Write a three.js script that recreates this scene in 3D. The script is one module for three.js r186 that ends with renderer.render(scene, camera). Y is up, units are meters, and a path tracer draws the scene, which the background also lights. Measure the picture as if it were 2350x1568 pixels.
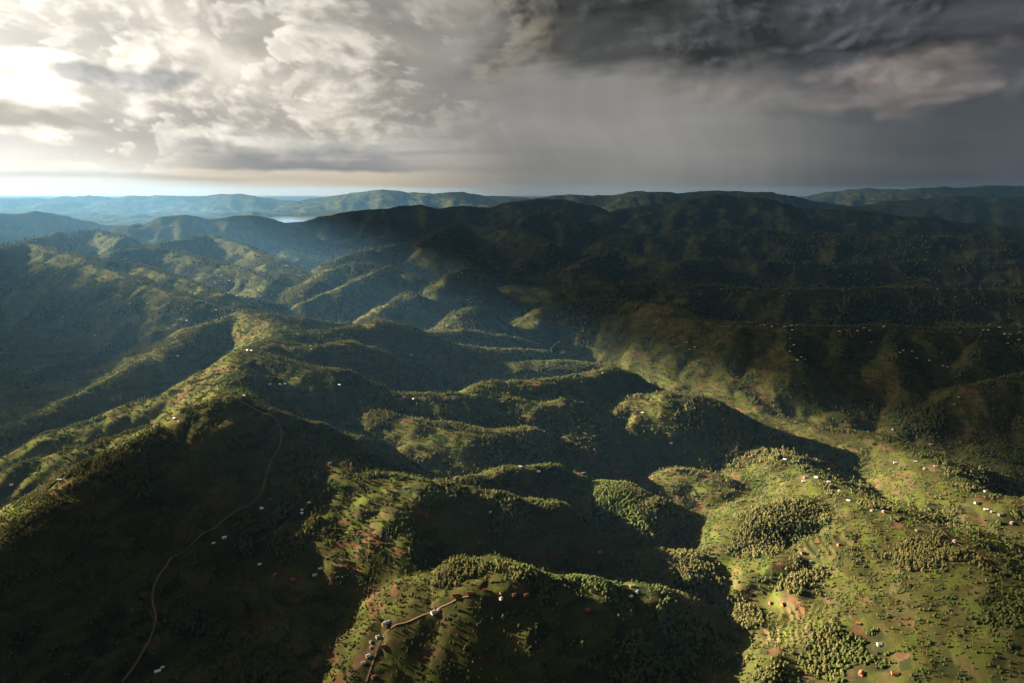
import * as THREE from 'three';
import { mergeGeometries } from 'three/addons/utils/BufferGeometryUtils.js';

// ------------------------------------------------------------------ camera, sky, sun, exposure
const scene = new THREE.Scene();
const CAM_Y = 520, PITCH = Math.atan(334 / 1566);
const camera = new THREE.PerspectiveCamera(2 * Math.atan(784 / 1566) * 180 / Math.PI, 1024 / 683, 1, 200000);
camera.position.set(0, CAM_Y, 0);
camera.rotation.set(-PITCH, 0, 0);
const renderer = new THREE.WebGLRenderer({ antialias: true });
renderer.toneMapping = THREE.LinearToneMapping;
const EXPOSURE = 9.6;
renderer.toneMappingExposure = EXPOSURE;
renderer.shadowMap.enabled = true;

const SUN_AZ = -64 * Math.PI / 180, SUN_EL = 15.5 * Math.PI / 180;
const SUN = new THREE.Vector3(Math.sin(SUN_AZ) * Math.cos(SUN_EL), Math.sin(SUN_EL), -Math.cos(SUN_AZ) * Math.cos(SUN_EL));
const sun = new THREE.DirectionalLight(new THREE.Color().setRGB(1, 0.86, 0.66), 5);
sun.name = 'sun';
sun.position.copy(SUN).multiplyScalar(6000);
sun.castShadow = true; sun.shadow.radius = 0.4;
sun.shadow.mapSize.set(4096, 4096);
Object.assign(sun.shadow.camera, { left: -3000, right: 3000, top: 2000, bottom: -2000, near: 10, far: 12000 });
scene.add(sun, sun.target);

// ------------------------------------------------------------------ small helpers
function rng(seed) { let s = seed | 0; return () => { s = (s + 0x6d2b79f5) | 0; let t = Math.imul(s ^ (s >>> 15), 1 | s); t = (t + Math.imul(t ^ (t >>> 7), 61 | t)) ^ t; return ((t ^ (t >>> 14)) >>> 0) / 4294967296; }; }
const clamp = (x, a, b) => x < a ? a : x > b ? b : x;
const sstep = (a, b, x) => { const t = clamp((x - a) / (b - a), 0, 1); return t * t * (3 - 2 * t); };
const lerp = (a, b, t) => a + (b - a) * t;
const PERM = new Uint8Array(512), GX = new Float32Array(256), GY = new Float32Array(256);
{
  const r = rng(77), p = [...Array(256).keys()];
  for (let i = 255; i > 0; i--) { const j = Math.floor(r() * (i + 1)); [p[i], p[j]] = [p[j], p[i]]; }
  for (let i = 0; i < 512; i++) PERM[i] = p[i & 255];
  for (let i = 0; i < 256; i++) { const a = r() * 6.28318; GX[i] = Math.cos(a); GY[i] = Math.sin(a); }
}
function noise(x, y) {                       // gradient noise, about -0.8 .. 0.8
  const fx = Math.floor(x), fy = Math.floor(y), dx = x - fx, dy = y - fy, ix = fx & 255, iy = fy & 255;
  const a = PERM[PERM[ix] + iy], b = PERM[PERM[(ix + 1) & 255] + iy], c = PERM[PERM[ix] + ((iy + 1) & 255)], d = PERM[PERM[(ix + 1) & 255] + ((iy + 1) & 255)];
  const u = dx * dx * dx * (dx * (dx * 6 - 15) + 10), v = dy * dy * dy * (dy * (dy * 6 - 15) + 10);
  const n0 = GX[a] * dx + GY[a] * dy, n1 = GX[b] * (dx - 1) + GY[b] * dy, n2 = GX[c] * dx + GY[c] * (dy - 1), n3 = GX[d] * (dx - 1) + GY[d] * (dy - 1);
  return (n0 + (n1 - n0) * u + (n2 - n0) * v + (n0 - n1 - n2 + n3) * u * v) * 1.5;
}
function fbm(x, y, oct, gain = 0.5) { let s = 0, a = 1, t = 0; for (let i = 0; i < oct; i++) { s += a * noise(x, y); t += a; x = x * 2.03 + 17.3; y = y * 2.03 - 9.1; a *= gain; } return s / t * 1.35; }
function billow(x, y, oct) { let s = 0, a = 1, t = 0; for (let i = 0; i < oct; i++) { s += a * (1 - 2 * Math.abs(noise(x, y))); t += a; x = x * 2.07 + 5.1; y = y * 2.07 + 3.7; a *= 0.52; } return s / t; }
const hash = (i, j) => { let h = Math.imul(i, 374761393) ^ Math.imul(j, 668265263); h = Math.imul(h ^ (h >>> 13), 1274126177); return ((h ^ (h >>> 16)) >>> 0) / 4294967296; };
const lin = (c) => c.map((x) => { x /= 255; return x <= 0.04045 ? x / 12.92 : ((x + 0.055) / 1.055) ** 2.4; });
const mix3 = (a, b, t) => [a[0] + (b[0] - a[0]) * t, a[1] + (b[1] - a[1]) * t, a[2] + (b[2] - a[2]) * t];

// ------------------------------------------------------------------ the sky: broken cloud round the sun on the left, a rain storm on the right
const SKY = {
  cream: lin([238, 220, 192]), pale: lin([246, 241, 230]), deckDark: lin([144, 141, 137]), deckMid: lin([180, 173, 162]), deckLit: lin([238, 230, 216]),
  storm: lin([70, 71, 70]), stormBlue: lin([70, 72, 76]), stormEdge: lin([172, 162, 142]), rain: lin([137, 135, 131]), rainFar: lin([73, 76, 80]), pink: lin([138, 128, 122]), band: lin([120, 131, 142]),
};
const gain = (c, k) => [c[0] * k, c[1] * k, c[2] * k];
function puffs(x, y, oct) { let s = 0, a = 1, t = 0; for (let i = 0; i < oct; i++) { s += a * Math.abs(noise(x, y)); t += a; x = x * 2.1 + 5.1; y = y * 2.1 + 3.7; a *= 0.56; } return s / t * 2.4; }   // rounded heaps, 0 .. about 1.4
// a bank of heaped cloud: [cover, light from the sunward side]
function heap(x, y, level, soft, oct = 6) {
  const big = fbm(x * 0.5 + 2, y * 0.5 + 7, 3), m = 0.55 * puffs(x, y, oct) + 0.6 * big - level;
  const m2 = 0.55 * puffs(x - 0.11, y + 0.09, oct) + 0.6 * fbm((x - 0.11) * 0.5 + 2, (y + 0.09) * 0.5 + 7, 3) - level;
  return [sstep(0, soft, m), clamp(0.5 + 2.6 * (m - m2) + 0.35 * (0.2 - m), 0, 1), sstep(-0.01, 0.03, m) * Math.exp(-((Math.max(0, m) / 0.16) ** 2)) * clamp(5 * (m - m2), 0, 1)];
}
function skyColour(a, e) {                    // a: degrees right of straight ahead, e: degrees up
  let da = a + 50; if (da > 180) da -= 360; if (da < -180) da += 360;
  const fromSun = Math.hypot(da * Math.cos(e * 0.01745), (e - 9) * 1.25);
  const b0 = a < -90 ? a + 360 : a, back = sstep(215, 240, b0);      // the storm closes in behind the view point as well
  const wx = fbm(a * 0.05 + 3, e * 0.11 + 8, 2), wy = fbm(a * 0.05 + 41, e * 0.11 - 6, 2);
  const glow = Math.exp(-((fromSun / 15) ** 2)), wide = Math.exp(-((fromSun / 44) ** 2));
  // air near the horizon, brightest under the sun
  let c = gain(mix3(SKY.cream, SKY.pale, sstep(0.3, 4, e)), 0.44 + 0.80 * wide + 0.7 * glow);
  const st = sstep(0.0, 0.5, fbm(a * 0.04, e * 1.3 + 20 + 0.5 * wx, 4)) * sstep(0.3, 1.6, e);
  c = mix3(c, mix3(SKY.deckMid, SKY.band, 0.5), st * 0.42 * (1 - 0.5 * glow));
  // broken deck: soft grey sheet with heaps in it
  const X = a * 0.115 + 0.2 * wx, Y = e * 0.19 + 0.2 * wy + 0.02 * a;
  const sheet = fbm(X * 0.8 + 1, Y * 1.1 + 5, 6, 0.55);
  const low = 3.3 + 0.04 * (a + 10) + 1.3 * wx;
  const cover = sstep(low - 0.4, low + 2.6, e + 1.6 * sheet);
  const kd = 0.42 + 0.98 * Math.exp(-((fromSun / 46) ** 2)) + 0.55 * Math.exp(-((fromSun / 24) ** 2));
  const tone = clamp(0.46 + 0.75 * sheet + 0.05 * (e - 9) / 6, 0, 1);
  let deck = tone < 0.5 ? mix3(SKY.deckDark, SKY.deckMid, tone * 2) : mix3(SKY.deckMid, SKY.deckLit, tone * 2 - 1);
  const h1 = heap(X * 0.7 + 3.4, Y * 0.95 + 1, 0.2, 0.4, 7), h2 = heap(X * 1.5 + 13, Y * 1.7 + 6, 0.26, 0.4);
  const ramp = (l) => l < 0.5 ? mix3(SKY.deckDark, SKY.deckMid, l * 2) : mix3(SKY.deckMid, SKY.deckLit, (l * 2 - 1) * 1.15);
  deck = mix3(deck, ramp(clamp(h1[1] * 1.25 - 0.08, 0, 1.1)), 0.8 * h1[0]);
  deck = mix3(deck, ramp(clamp(h2[1] * 1.2 - 0.05, 0, 1.1)), 0.5 * h2[0]);
  deck = mix3(deck, gain(SKY.deckLit, 1.15), clamp(0.85 * h1[2] + 0.6 * h2[2], 0, 0.9));
  deck = mix3(deck, SKY.pale, 0.5 * Math.exp(-((fromSun / 20) ** 2)));
  c = mix3(c, gain(deck, kd), cover * 0.97);
  // low grey bank and flat grey-blue bases over the cream strip
  const ragged = fbm(a * 0.4, e * 0.9, 4);
  const base = Math.exp(-(((a + 16) / 9) ** 4)) * sstep(1.75, 2.15, e + 0.22 * ragged) * (1 - sstep(2.3, 4.6, e + 0.8 * ragged));
  c = mix3(c, gain(mix3(SKY.band, SKY.deckDark, 0.35), 0.95), 0.8 * base);
  const bank = Math.exp(-(((a + 36) / 5.5) ** 4)) * sstep(4.3, 4.9, e + 0.5 * ragged) * (1 - sstep(5.0, 6.6, e + 1.1 * ragged));
  c = mix3(c, SKY.deckMid, 0.7 * bank);
  const blue = (1 - sstep(0.5, 1.2, Math.hypot((a + 28) / 4.5, (e - 8.1) / 0.9) + 0.7 * ragged)) * 0.55;
  c = mix3(c, gain(SKY.band, 1.1), blue);
  // rain curtain under the storm
  const slant = b0 + 0.3 * (e - 4) + 2.2 * wx;
  const right = sstep(-13, 2, slant) * (1 - back);
  const streak = fbm(slant * 0.5, e * 0.04, 4);
  let rain = mix3(SKY.rain, SKY.rainFar, sstep(8, 32, b0 + 3 * wy));
  rain = gain(rain, 1 + 0.07 * streak + 0.10 * sstep(2, 7, e) * (1 - sstep(14, 28, a)) + 0.22 * fbm(a * 0.05 + 9, e * 0.25, 4) + 0.20 * sstep(18, 30, a) * fbm(a * 0.06, e * 0.55, 4));
  c = mix3(c, rain, right * 0.97);
  // storm cloud with a ragged, layered base
  const sx = a * 0.12 + 0.3 * wx, sy = e * 0.2 + 0.25 * wy;
  const hs = heap(sx * 1.2 + 21, sy * 1.2 + 4, 0.2, 0.5), soft = fbm(sx * 1.1 + 4, sy * 1.6, 6, 0.55), lay = fbm(a * 0.07, e * 0.55 + 30, 5);
  const baseE = 8.9 - 2.4 * sstep(18, 34, b0) + 0.9 * Math.sin(a * 0.19 + 0.4) + 1.3 * wy;
  const edge = b0 + 1.0 + 0.42 * (e - 9) + 3.2 * wx + 2.6 * soft;
  const inS = sstep(baseE - 1.2, baseE + 1.6, e + 1.9 * soft) * sstep(-5, 3, edge) * (1 - back);
  let storm = gain(mix3(SKY.storm, SKY.stormBlue, sstep(8, 26, b0)), clamp(1 + 1.5 * (hs[1] - 0.5) * hs[0] + 0.6 * soft + (0.15 + 0.2 * sstep(12, 28, a)) * lay, 0.5, 2.3));
  storm = mix3(storm, SKY.stormEdge, (1 - sstep(-3, 7, edge)) * clamp(0.15 + 1.15 * hs[1], 0, 0.95));
  c = mix3(c, storm, inS);
  // paler torn gap in the storm
  const f0 = 0.8 * fbm(a * 0.22 + 3, e * 0.5, 5);
  const gap = (1 - sstep(0.2, 1.3, Math.hypot((a - 28.5) / 6.2, (e - 8.0 - 0.1 * (a - 29)) / 2.0) + f0)) * 0.7;
  const gap2 = (1 - sstep(0.2, 1.3, Math.hypot((a - 18) / 7, (e - 7.4 + 0.14 * (a - 19)) / 1.1) + f0)) * 0.5;
  c = mix3(c, gain(SKY.pink, clamp(0.8 + 0.55 * hs[1] + 0.25 * soft, 0.6, 1.3)), Math.max(gap, gap2));
  return c;
}
{
  const W = 4096, H = 2048, data = new Float32Array(W * H * 4);
  const put = (x, y, c) => { const o = (y * W + x) * 4; data[o] = c[0] / EXPOSURE; data[o + 1] = c[1] / EXPOSURE; data[o + 2] = c[2] / EXPOSURE; data[o + 3] = 1; };
  const azim = (x) => { let a = ((x + 0.5) / W - 0.5) * 360 + 90; if (a > 180) a -= 360; return a; };   // texture column -> degrees right of -z
  const ground = lin([70, 72, 66]);
  for (let y = 0; y < H; y++) {
    const e = ((y + 0.5) / H - 0.5) * 180;
    if (e <= 0) for (let x = 0; x < W; x++) put(x, y, ground);
    else if (e < 22) {
      for (let x = 0; x < W; x++) { const a = azim(x); if (Math.abs(a) < 48) put(x, y, skyColour(a, e)); }
      for (let x = 0; x < W; x += 4) if (Math.abs(azim(x + 1.5)) >= 47.5) { const c = skyColour(azim(x + 1.5), e); for (let k = 0; k < 4; k++) if (Math.abs(azim(x + k)) >= 48) put(x + k, y, c); }
    } else if (y % 4 === 0) for (let x = 0; x < W; x += 8) { const c = skyColour(azim(x + 3.5), e); for (let k = 0; k < 8; k++) for (let j = 0; j < 4 && y + j < H; j++) put(x + k, y + j, c); }
    else for (let x = 0; x < W; x++) { const o = (y * W + x) * 4; if (data[o + 3] === 0) { data[o] = data[o - W * 4]; data[o + 1] = data[o + 1 - W * 4]; data[o + 2] = data[o + 2 - W * 4]; data[o + 3] = 1; } }
  }
  const t = new THREE.DataTexture(data, W, H, THREE.RGBAFormat, THREE.FloatType);
  t.mapping = THREE.EquirectangularReflectionMapping; t.magFilter = THREE.LinearFilter; t.needsUpdate = true;
  scene.background = t; scene.environment = t;
}
// ------------------------------------------------------------------ terrain: ridges surveyed from the picture, each point a bearing, a drop and a height
const cosP = Math.cos(PITCH), sinP = Math.sin(PITCH);
function bearing(u, v) { const X = u - 1175, Y = 784 - v; return [X, Y * cosP - 1566 * sinP, -(Y * sinP + 1566 * cosP)]; }   // 2350 x 1568 sight grid
function onHeight(u, v, y) { const d = bearing(u, v), t = (y - CAM_Y) / d[1]; return [d[0] * t, y, d[2] * t]; }
function atRange(u, v, D) { const d = bearing(u, v), t = D / Math.hypot(d[0], d[2]); return [d[0] * t, CAM_Y + d[1] * t, d[2] * t]; }
const ridges = [];
function ridge(points, { k = 0.6, r = 9, w = 14, D = 0, g = 0.2 } = {}) {
  const p = points.map((q) => D ? atRange(q[0], q[1], q[2] ?? D) : onHeight(q[0], q[1], q[2]));
  const xs = p.map((q) => q[0]), ys = p.map((q) => q[1]), zs = p.map((q) => q[2]);
  ridges.push({ p, k, r, g, w, id: ridges.length * 13.7, x0: Math.min(...xs), x1: Math.max(...xs), z0: Math.min(...zs), z1: Math.max(...zs), top: Math.max(...ys) });
}
// the spine running away from us and the foreground hill
ridge([[560, 713, 150], [605, 733, 148], [648, 752, 148], [618, 785, 152], [560, 807, 170], [545, 850, 156], [525, 890, 160], [520, 918, 182]], { r: 12, k: 0.62, g: 0.12 });
ridge([[520, 918, 182], [430, 945, 170], [300, 1022, 140], [150, 1130, 120], [0, 1238, 110], [-160, 1340, 100], [-350, 1450, 90]], { r: 10, k: 0.56, g: 0.07 });
ridge([[560, 713, 150], [480, 742, 132], [370, 813, 88], [200, 900, 42], [0, 995, 12], [-200, 1075, -20]], { k: 0.4 });
ridge([[545, 850, 156], [430, 880, 120], [300, 935, 80], [120, 1000, 45]], { k: 0.56, r: 30 });
ridge([[520, 918, 182], [440, 960, 150], [250, 1010, 90], [60, 1060, 55]], { k: 0.62, r: 12, w: 6, g: 0.1 });
ridge([[520, 918, 182], [600, 945, 166], [645, 985, 146], [700, 1012, 134], [760, 1050, 120], [830, 1090, 110], [900, 1096, 112], [965, 1115, 110], [1060, 1125, 100], [1150, 1140, 90], [1250, 1160, 70], [1320, 1190, 42], [1365, 1235, 12]]);
ridge([[1000, 1112, 104], [1100, 1098, 86], [1180, 1075, 76], [1260, 1070, 62], [1330, 1088, 36], [1378, 1112, 6]], { k: 0.66, w: 9 });
ridge([[560, 807, 170], [635, 821, 164], [705, 842, 152], [766, 852, 145], [807, 870, 126], [850, 900, 108], [920, 908, 105], [1000, 908, 105], [1060, 902, 106], [1100, 899, 104], [1150, 910, 98], [1220, 930, 86]]);
ridge([[1220, 930, 86], [1290, 920, 90], [1340, 926, 78], [1370, 960, 50], [1375, 1010, 15]], { k: 0.45 });
ridge([[1080, 896, 105], [1120, 880, 110], [1220, 878, 110], [1340, 862, 112], [1400, 845, 116], [1440, 862, 88], [1480, 895, 38]]);
ridge([[1390, 940, 55], [1450, 915, 80], [1530, 905, 96], [1600, 912, 90], [1655, 940, 60], [1700, 985, 12]], { r: 30 });
ridge([[850, 903, 105], [860, 945, 88], [960, 965, 85], [1060, 985, 80], [1130, 990, 78], [1200, 987, 74], [1250, 1020, 44], [1300, 1060, 8]]);
ridge([[630, 788, 152], [720, 795, 148], [800, 788, 148], [840, 798, 132], [862, 812, 105]]);
ridge([[648, 762, 148], [760, 760, 148], [820, 748, 150], [870, 740, 158], [920, 748, 146], [980, 772, 118], [1050, 792, 95], [1110, 800, 84], [1180, 803, 72], [1240, 806, 45]], { r: 20 });
ridge([[605, 722, 148], [700, 733, 134], [790, 742, 100]]);
ridge([[975, 765, 95], [1060, 757, 95], [1150, 770, 68], [1230, 790, 36]]);
ridge([[1080, 826, 58], [1180, 835, 58], [1300, 832, 48], [1360, 838, 18]], { k: 0.35, r: 25 });
// bottom ridge with the hamlet, the wooded knolls, the big right-hand slope
ridge([[838, 1640, 16], [866, 1510, 22], [900, 1437, 30], [1000, 1385, 50], [1100, 1335, 68], [1180, 1320, 72], [1260, 1346, 62], [1350, 1350, 54], [1450, 1360, 42], [1530, 1388, 26], [1600, 1440, 6], [1650, 1520, -12]], { r: 12, w: 20, k: 0.6, g: 0.22 });
ridge([[1110, 1335, 69], [1145, 1410, 40], [1150, 1500, 12]], { w: 5, k: 0.62 });
ridge([[1350, 1350, 54], [1395, 1430, 22], [1410, 1520, -6]], { w: 5, k: 0.62 });
ridge([[1000, 1385, 50], [985, 1460, 22], [990, 1560, 0]], { w: 5, k: 0.62 });
ridge([[1230, 1345, 64], [1265, 1420, 30], [1275, 1500, 4]], { w: 4, k: 0.66 });
ridge([[1150, 1140, 90], [1165, 1215, 52], [1190, 1270, 26]], { w: 5, k: 0.64 });
ridge([[965, 1115, 110], [985, 1190, 74], [1010, 1260, 44]], { w: 6, k: 0.62 });
ridge([[985, 1330, 54], [1060, 1305, 66], [1120, 1300, 70]], { r: 14 });
ridge([[1415, 1125, 46], [1470, 1152, 38]], { k: 0.6, r: 38, g: 0.1 });
ridge([[1560, 1085, 20], [1625, 1095, 20]], { k: 0.5, r: 20 });
ridge([[1625, 983, 22], [1650, 985, 20]], { k: 0.5, r: 20 });
ridge([[1850, 1150, 52], [1750, 1190, 48], [1690, 1225, 22]], { k: 0.5, r: 22 });
ridge([[1828, 1285, 44], [1865, 1350, 26]], { k: 0.5, r: 20 });
ridge([[1480, 1290, 18], [1570, 1300, 18]], { k: 0.4, r: 25 });
ridge([[1745, 990, 18], [1830, 1075, 36], [1880, 1105, 42], [1960, 1150, 56], [2060, 1195, 70], [2150, 1230, 86], [2250, 1290, 98], [2350, 1370, 106], [2500, 1480, 112]], { r: 26, k: 0.36 });
ridge([[2350, 1370, 106], [2250, 1480, 70], [2100, 1600, 30]], { k: 0.3, r: 30 });
ridge([[2060, 1195, 70], [1960, 1300, 40], [1900, 1420, 12]], { k: 0.3, r: 30 });
ridge([[1890, 985, 12], [2010, 1000, 26], [2160, 1060, 42], [2210, 1120, 52], [2290, 1145, 58], [2350, 1155, 62], [2500, 1170, 64]], { k: 0.42, r: 20 });
// hills in the middle distance
ridge([[610, 662, 96], [650, 625, 142], [692, 640, 118]], { k: 0.56, w: 8 });
ridge([[718, 655, 140], [750, 620, 178], [792, 608, 198], [850, 605, 200]], { k: 0.6, w: 8 });
ridge([[690, 695, 92], [780, 660, 140], [860, 625, 180], [892, 612, 190], [950, 640, 150], [1000, 666, 108]], { k: 0.6, w: 8 });
ridge([[860, 720, 84], [920, 682, 126], [940, 672, 140], [1000, 690, 98]], { k: 0.6, w: 8 });
ridge([[995, 690, 96], [1020, 650, 148], [1032, 630, 178], [1070, 618, 190]], { k: 0.6, w: 8 });
ridge([[1060, 745, 70], [1072, 712, 118], [1085, 705, 120]], { k: 0.55 });
ridge([[-250, 600, 215], [-80, 580, 230], [0, 572, 240], [70, 560, 250], [130, 575, 235], [200, 600, 210], [330, 650, 170], [450, 690, 136], [525, 712, 108], [600, 730, 76]], { k: 0.55, w: 6, r: 20 });
ridge([[190, 590, 228], [250, 598, 218], [310, 607, 202], [420, 640, 170], [520, 675, 132], [590, 690, 108], [650, 700, 78]], { k: 0.55, w: 6 });
ridge([[270, 572, 238], [330, 565, 240], [390, 572, 225], [450, 590, 200], [560, 617, 160], [620, 642, 126]], { k: 0.55, w: 6 });
ridge([[360, 557, 245], [480, 540, 262], [560, 562, 218], [640, 600, 168], [700, 625, 130]], { k: 0.55, w: 6 });
ridge([[30, 560, 252], [80, 548, 270], [150, 532, 280], [220, 527, 284], [290, 547, 256]], { k: 0.55, w: 6 });
ridge([[760, 600, 180], [860, 568, 200], [940, 560, 215], [1010, 575, 190], [1080, 590, 160]], { k: 0.55, w: 6 });
ridge([[990, 540, 240], [1060, 512, 268], [1120, 520, 258], [1190, 532, 240], [1260, 556, 200]], { k: 0.55, w: 6 });
ridge([[1350, 596, 150], [1420, 574, 174], [1475, 592, 150], [1560, 603, 140], [1650, 592, 150], [1760, 602, 140], [1900, 606, 130], [2100, 600, 130], [2400, 610, 130]], { k: 0.55, w: 6, r: 10 });
ridge([[1310, 662, 104], [1400, 650, 128], [1480, 645, 130], [1580, 660, 120], [1640, 656, 124], [1760, 667, 118], [1900, 664, 124], [2100, 660, 128], [2360, 672, 118]], { k: 0.56, w: 8 });
ridge([[1255, 705, 96], [1340, 690, 118], [1450, 690, 130], [1540, 698, 148], [1590, 735, 134], [1640, 800, 82], [1690, 868, 40], [1740, 930, 2]], { k: 0.55 });
ridge([[1590, 735, 136], [1700, 742, 150], [1800, 748, 150], [1900, 752, 150], [2040, 746, 156], [2150, 756, 150], [2260, 752, 154], [2400, 756, 150]], { k: 0.55, r: 18 });
ridge([[1800, 750, 150], [1820, 820, 100], [1850, 872, 52], [1862, 925, 5]], { k: 0.6, w: 8 });
ridge([[2050, 748, 155], [2052, 830, 100], [2085, 900, 48], [2090, 960, 5]], { k: 0.6, w: 8 });
ridge([[1930, 760, 148], [1925, 820, 96], [1905, 885, 36]], { k: 0.6, w: 8 });
ridge([[2450, 850, 120], [2350, 862, 110], [2250, 882, 88], [2150, 930, 42], [2080, 972, 4]], { k: 0.55, w: 6 });
ridge([[2260, 754, 152], [2230, 830, 100], [2170, 880, 60]], { k: 0.6, w: 8 });
// skylines
const far = (pts, D, k = 0.34) => ridge(pts, { D, k, r: 14, w: 4, g: 0.55 });
far([[-400, 500], [-200, 495], [0, 490], [80, 486], [140, 495], [210, 512], [270, 518]], 8400);
far([[290, 520], [330, 511], [370, 497], [420, 493], [480, 503], [540, 495], [600, 497], [650, 515]], 6600);
far([[690, 512], [740, 496], [800, 487], [860, 483], [905, 475], [960, 469], [1010, 478], [1060, 475], [1120, 478], [1180, 462], [1240, 455], [1300, 462], [1350, 472]], 7600);
far([[1180, 500], [1240, 488], [1300, 498], [1350, 508], [1420, 520]], 6200);
far([[-300, 456], [0, 456], [100, 454], [200, 451], [260, 456], [350, 462]], 18300, 0.12);
far([[40, 478], [130, 463], [210, 465], [300, 452], [380, 448], [450, 450], [540, 444], [600, 455], [645, 470]], 17000, 0.13);
far([[590, 478], [700, 459], [760, 451], [800, 446], [840, 440], [880, 435], [930, 440], [1000, 444], [1060, 441], [1110, 449], [1200, 452]], 16000, 0.16);
far([[480, 500], [530, 490], [575, 486], [625, 494]], 11500, 0.1);
far([[630, 492], [700, 482], [780, 480], [850, 486]], 11800, 0.1);
far([[1200, 455], [1300, 448], [1400, 446], [1480, 438], [1560, 445], [1610, 439], [1700, 436], [1760, 441], [1810, 451], [1870, 463], [1960, 472], [2060, 487], [2200, 497], [2400, 505]], 11500, 0.2);
far([[1430, 480], [1500, 470], [1560, 462], [1640, 445], [1690, 456], [1755, 458], [1805, 476], [1900, 479], [1960, 483], [2050, 493], [2150, 501], [2250, 516], [2400, 535]], 7200, 0.3);
far([[1560, 530], [1700, 520], [1850, 535], [2000, 540], [2200, 550], [2400, 560]], 5600, 0.35);
far([[1400, 545], [1500, 538], [1560, 545]], 5600, 0.35);
far([[1830, 450], [1950, 436], [2050, 432], [2200, 430], [2350, 426], [2600, 426]], 17000, 0.16);
far([[1950, 478], [2050, 462], [2200, 450], [2400, 455]], 12000, 0.2);

const smax = (a, b, k) => { const h = Math.max(k - Math.abs(a - b), 0) / k; return Math.max(a, b) + h * h * k * 0.25; };
const LAKE = (() => { const p = atRange(655, 503, 9900); return { x: p[0], y: p[1], z: p[2], rx: 620, rz: 1500 }; })();
let crest = 0;                                // distance to the nearest crest line, left by heightAt
function heightAt(x, z) {
  const R = Math.hypot(x, z), wx = x + 10 * noise(x / 90, z / 90) + 5 * noise(x / 33 + 7, z / 33), wz = z + 10 * noise(x / 90 + 50, z / 90) + 5 * noise(x / 33, z / 33 + 9);
  const K = 4 + R * 0.0016;
  const farF = sstep(2300, 6000, R);
  let h = -14 + 34 * farF + 90 * sstep(5000, 9000, R) + 100 * sstep(9000, 14000, R) + 14 * fbm(x / 420, z / 420, 2);
  h += farF * (1 - 0.6 * sstep(8000, 11000, R)) * 110 * (0.5 - Math.abs(noise(x / 900 + 5, z / 900)) * 1.6 + 0.3 * fbm(x / 300, z / 300, 2));
  let cd = 1e9;
  for (const q of ridges) {
    const bx = Math.max(q.x0 - wx, 0, wx - q.x1), bz = Math.max(q.z0 - wz, 0, wz - q.z1), bd = Math.sqrt(bx * bx + bz * bz);
    if (q.top - q.k * 0.72 * (bd - q.r - q.w) < h - 2 * K) continue;
    let best = -1e9, bdist = 0;
    const p = q.p;
    for (let i = 0; i + 1 < p.length; i++) {
      const ax = p[i][0], az = p[i][2], ex = p[i + 1][0] - ax, ez = p[i + 1][2] - az, len2 = ex * ex + ez * ez;
      let t = ((wx - ax) * ex + (wz - az) * ez) / len2; t = t < 0 ? 0 : t > 1 ? 1 : t;
      const dx = wx - ax - ex * t, dz = wz - az - ez * t, d = Math.sqrt(dx * dx + dz * dz), y = p[i][1] + (p[i + 1][1] - p[i][1]) * t;
      const e = d > q.w ? d - q.w : 0, val = y - 0.04 * d - q.k * (Math.sqrt(e * e + q.r * q.r) - q.r);
      if (val > best) { best = val; bdist = d; }
    }
    const scale = 85 + R * 0.03;
    const gully = noise(x / scale + q.id, z / scale) + 0.5 * noise(x / (scale * 0.45), z / (scale * 0.45) + q.id);
    best -= q.k * q.g * gully * bdist * sstep(0, 70, bdist) * (1 - 0.5 * sstep(250, 700, bdist));
    if (best > h - 4 && bdist < cd) cd = bdist;
    h = smax(h, best, K);
  }
  crest = cd;
  const flank = sstep(8, 70, Math.min(cd, 200));
  h += flank * (6 * fbm(x / 130, z / 130, 2) + 6 * (0.35 - Math.abs(noise(x / 74 + 8, z / 74)))) + 1.6 * noise(x / 36, z / 36) + 0.7 * noise(x / 15, z / 15);
  h += flank * sstep(1500, 2600, R) * (26 * (0.32 - Math.abs(noise(x / 210 + 3, z / 210))) + 12 * (0.32 - Math.abs(noise(x / 95, z / 95 + 5))));
  const lk = Math.hypot((x - LAKE.x) / LAKE.rx, (z - LAKE.z) / LAKE.rz); if (lk < 2) return lerp(LAKE.y - 25, h, sstep(0.9, 1.9, lk));
  h += farF * 20 * fbm(x / 330, z / 330, 3) + farF * sstep(5000, 9000, R) * 34 * fbm(x / 800, z / 800, 3);
  return h;
}
const TERR = [[560, 835, 170, 60], [1290, 970, 70, 75], [1500, 950, 70, 80], [970, 1240, 60, 45], [1530, 1150, 20, 40], [1890, 1270, 40, 40], [1120, 860, 50, 110], [1130, 1130, 95, 70], [930, 990, 60, 40], [1230, 1120, 70, 50], [960, 1110, 108, 60], [1840, 1450, 15, 50], [780, 1290, 40, 60]].map(([u, v, y, rad]) => { const p = onHeight(u, v, y); return [p[0], p[2], rad]; });
const terraceAt = (x, z) => { let m = 0; for (const [a, b, rad] of TERR) { const d = Math.hypot(x - a, z - b) / rad; if (d < 1.4) m = Math.max(m, 1 - sstep(0.7, 1.2, d + 0.4 * noise(x / 30, z / 30))); } return m; };
function terraced(h, x, z, R) {
  if (R > 2600) return h;
  const m = terraceAt(x, z) * (1 - sstep(1800, 2600, R)) * sstep(3, 14, h);
  if (m <= 0) return h;
  const S = 4.2, f = h / S + 0.25 * noise(x / 90, z / 90), fl = Math.floor(f), fr = f - fl;
  return h + m * (sstep(0.55, 0.9, fr) - fr) * S * 0.85;
}
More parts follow.
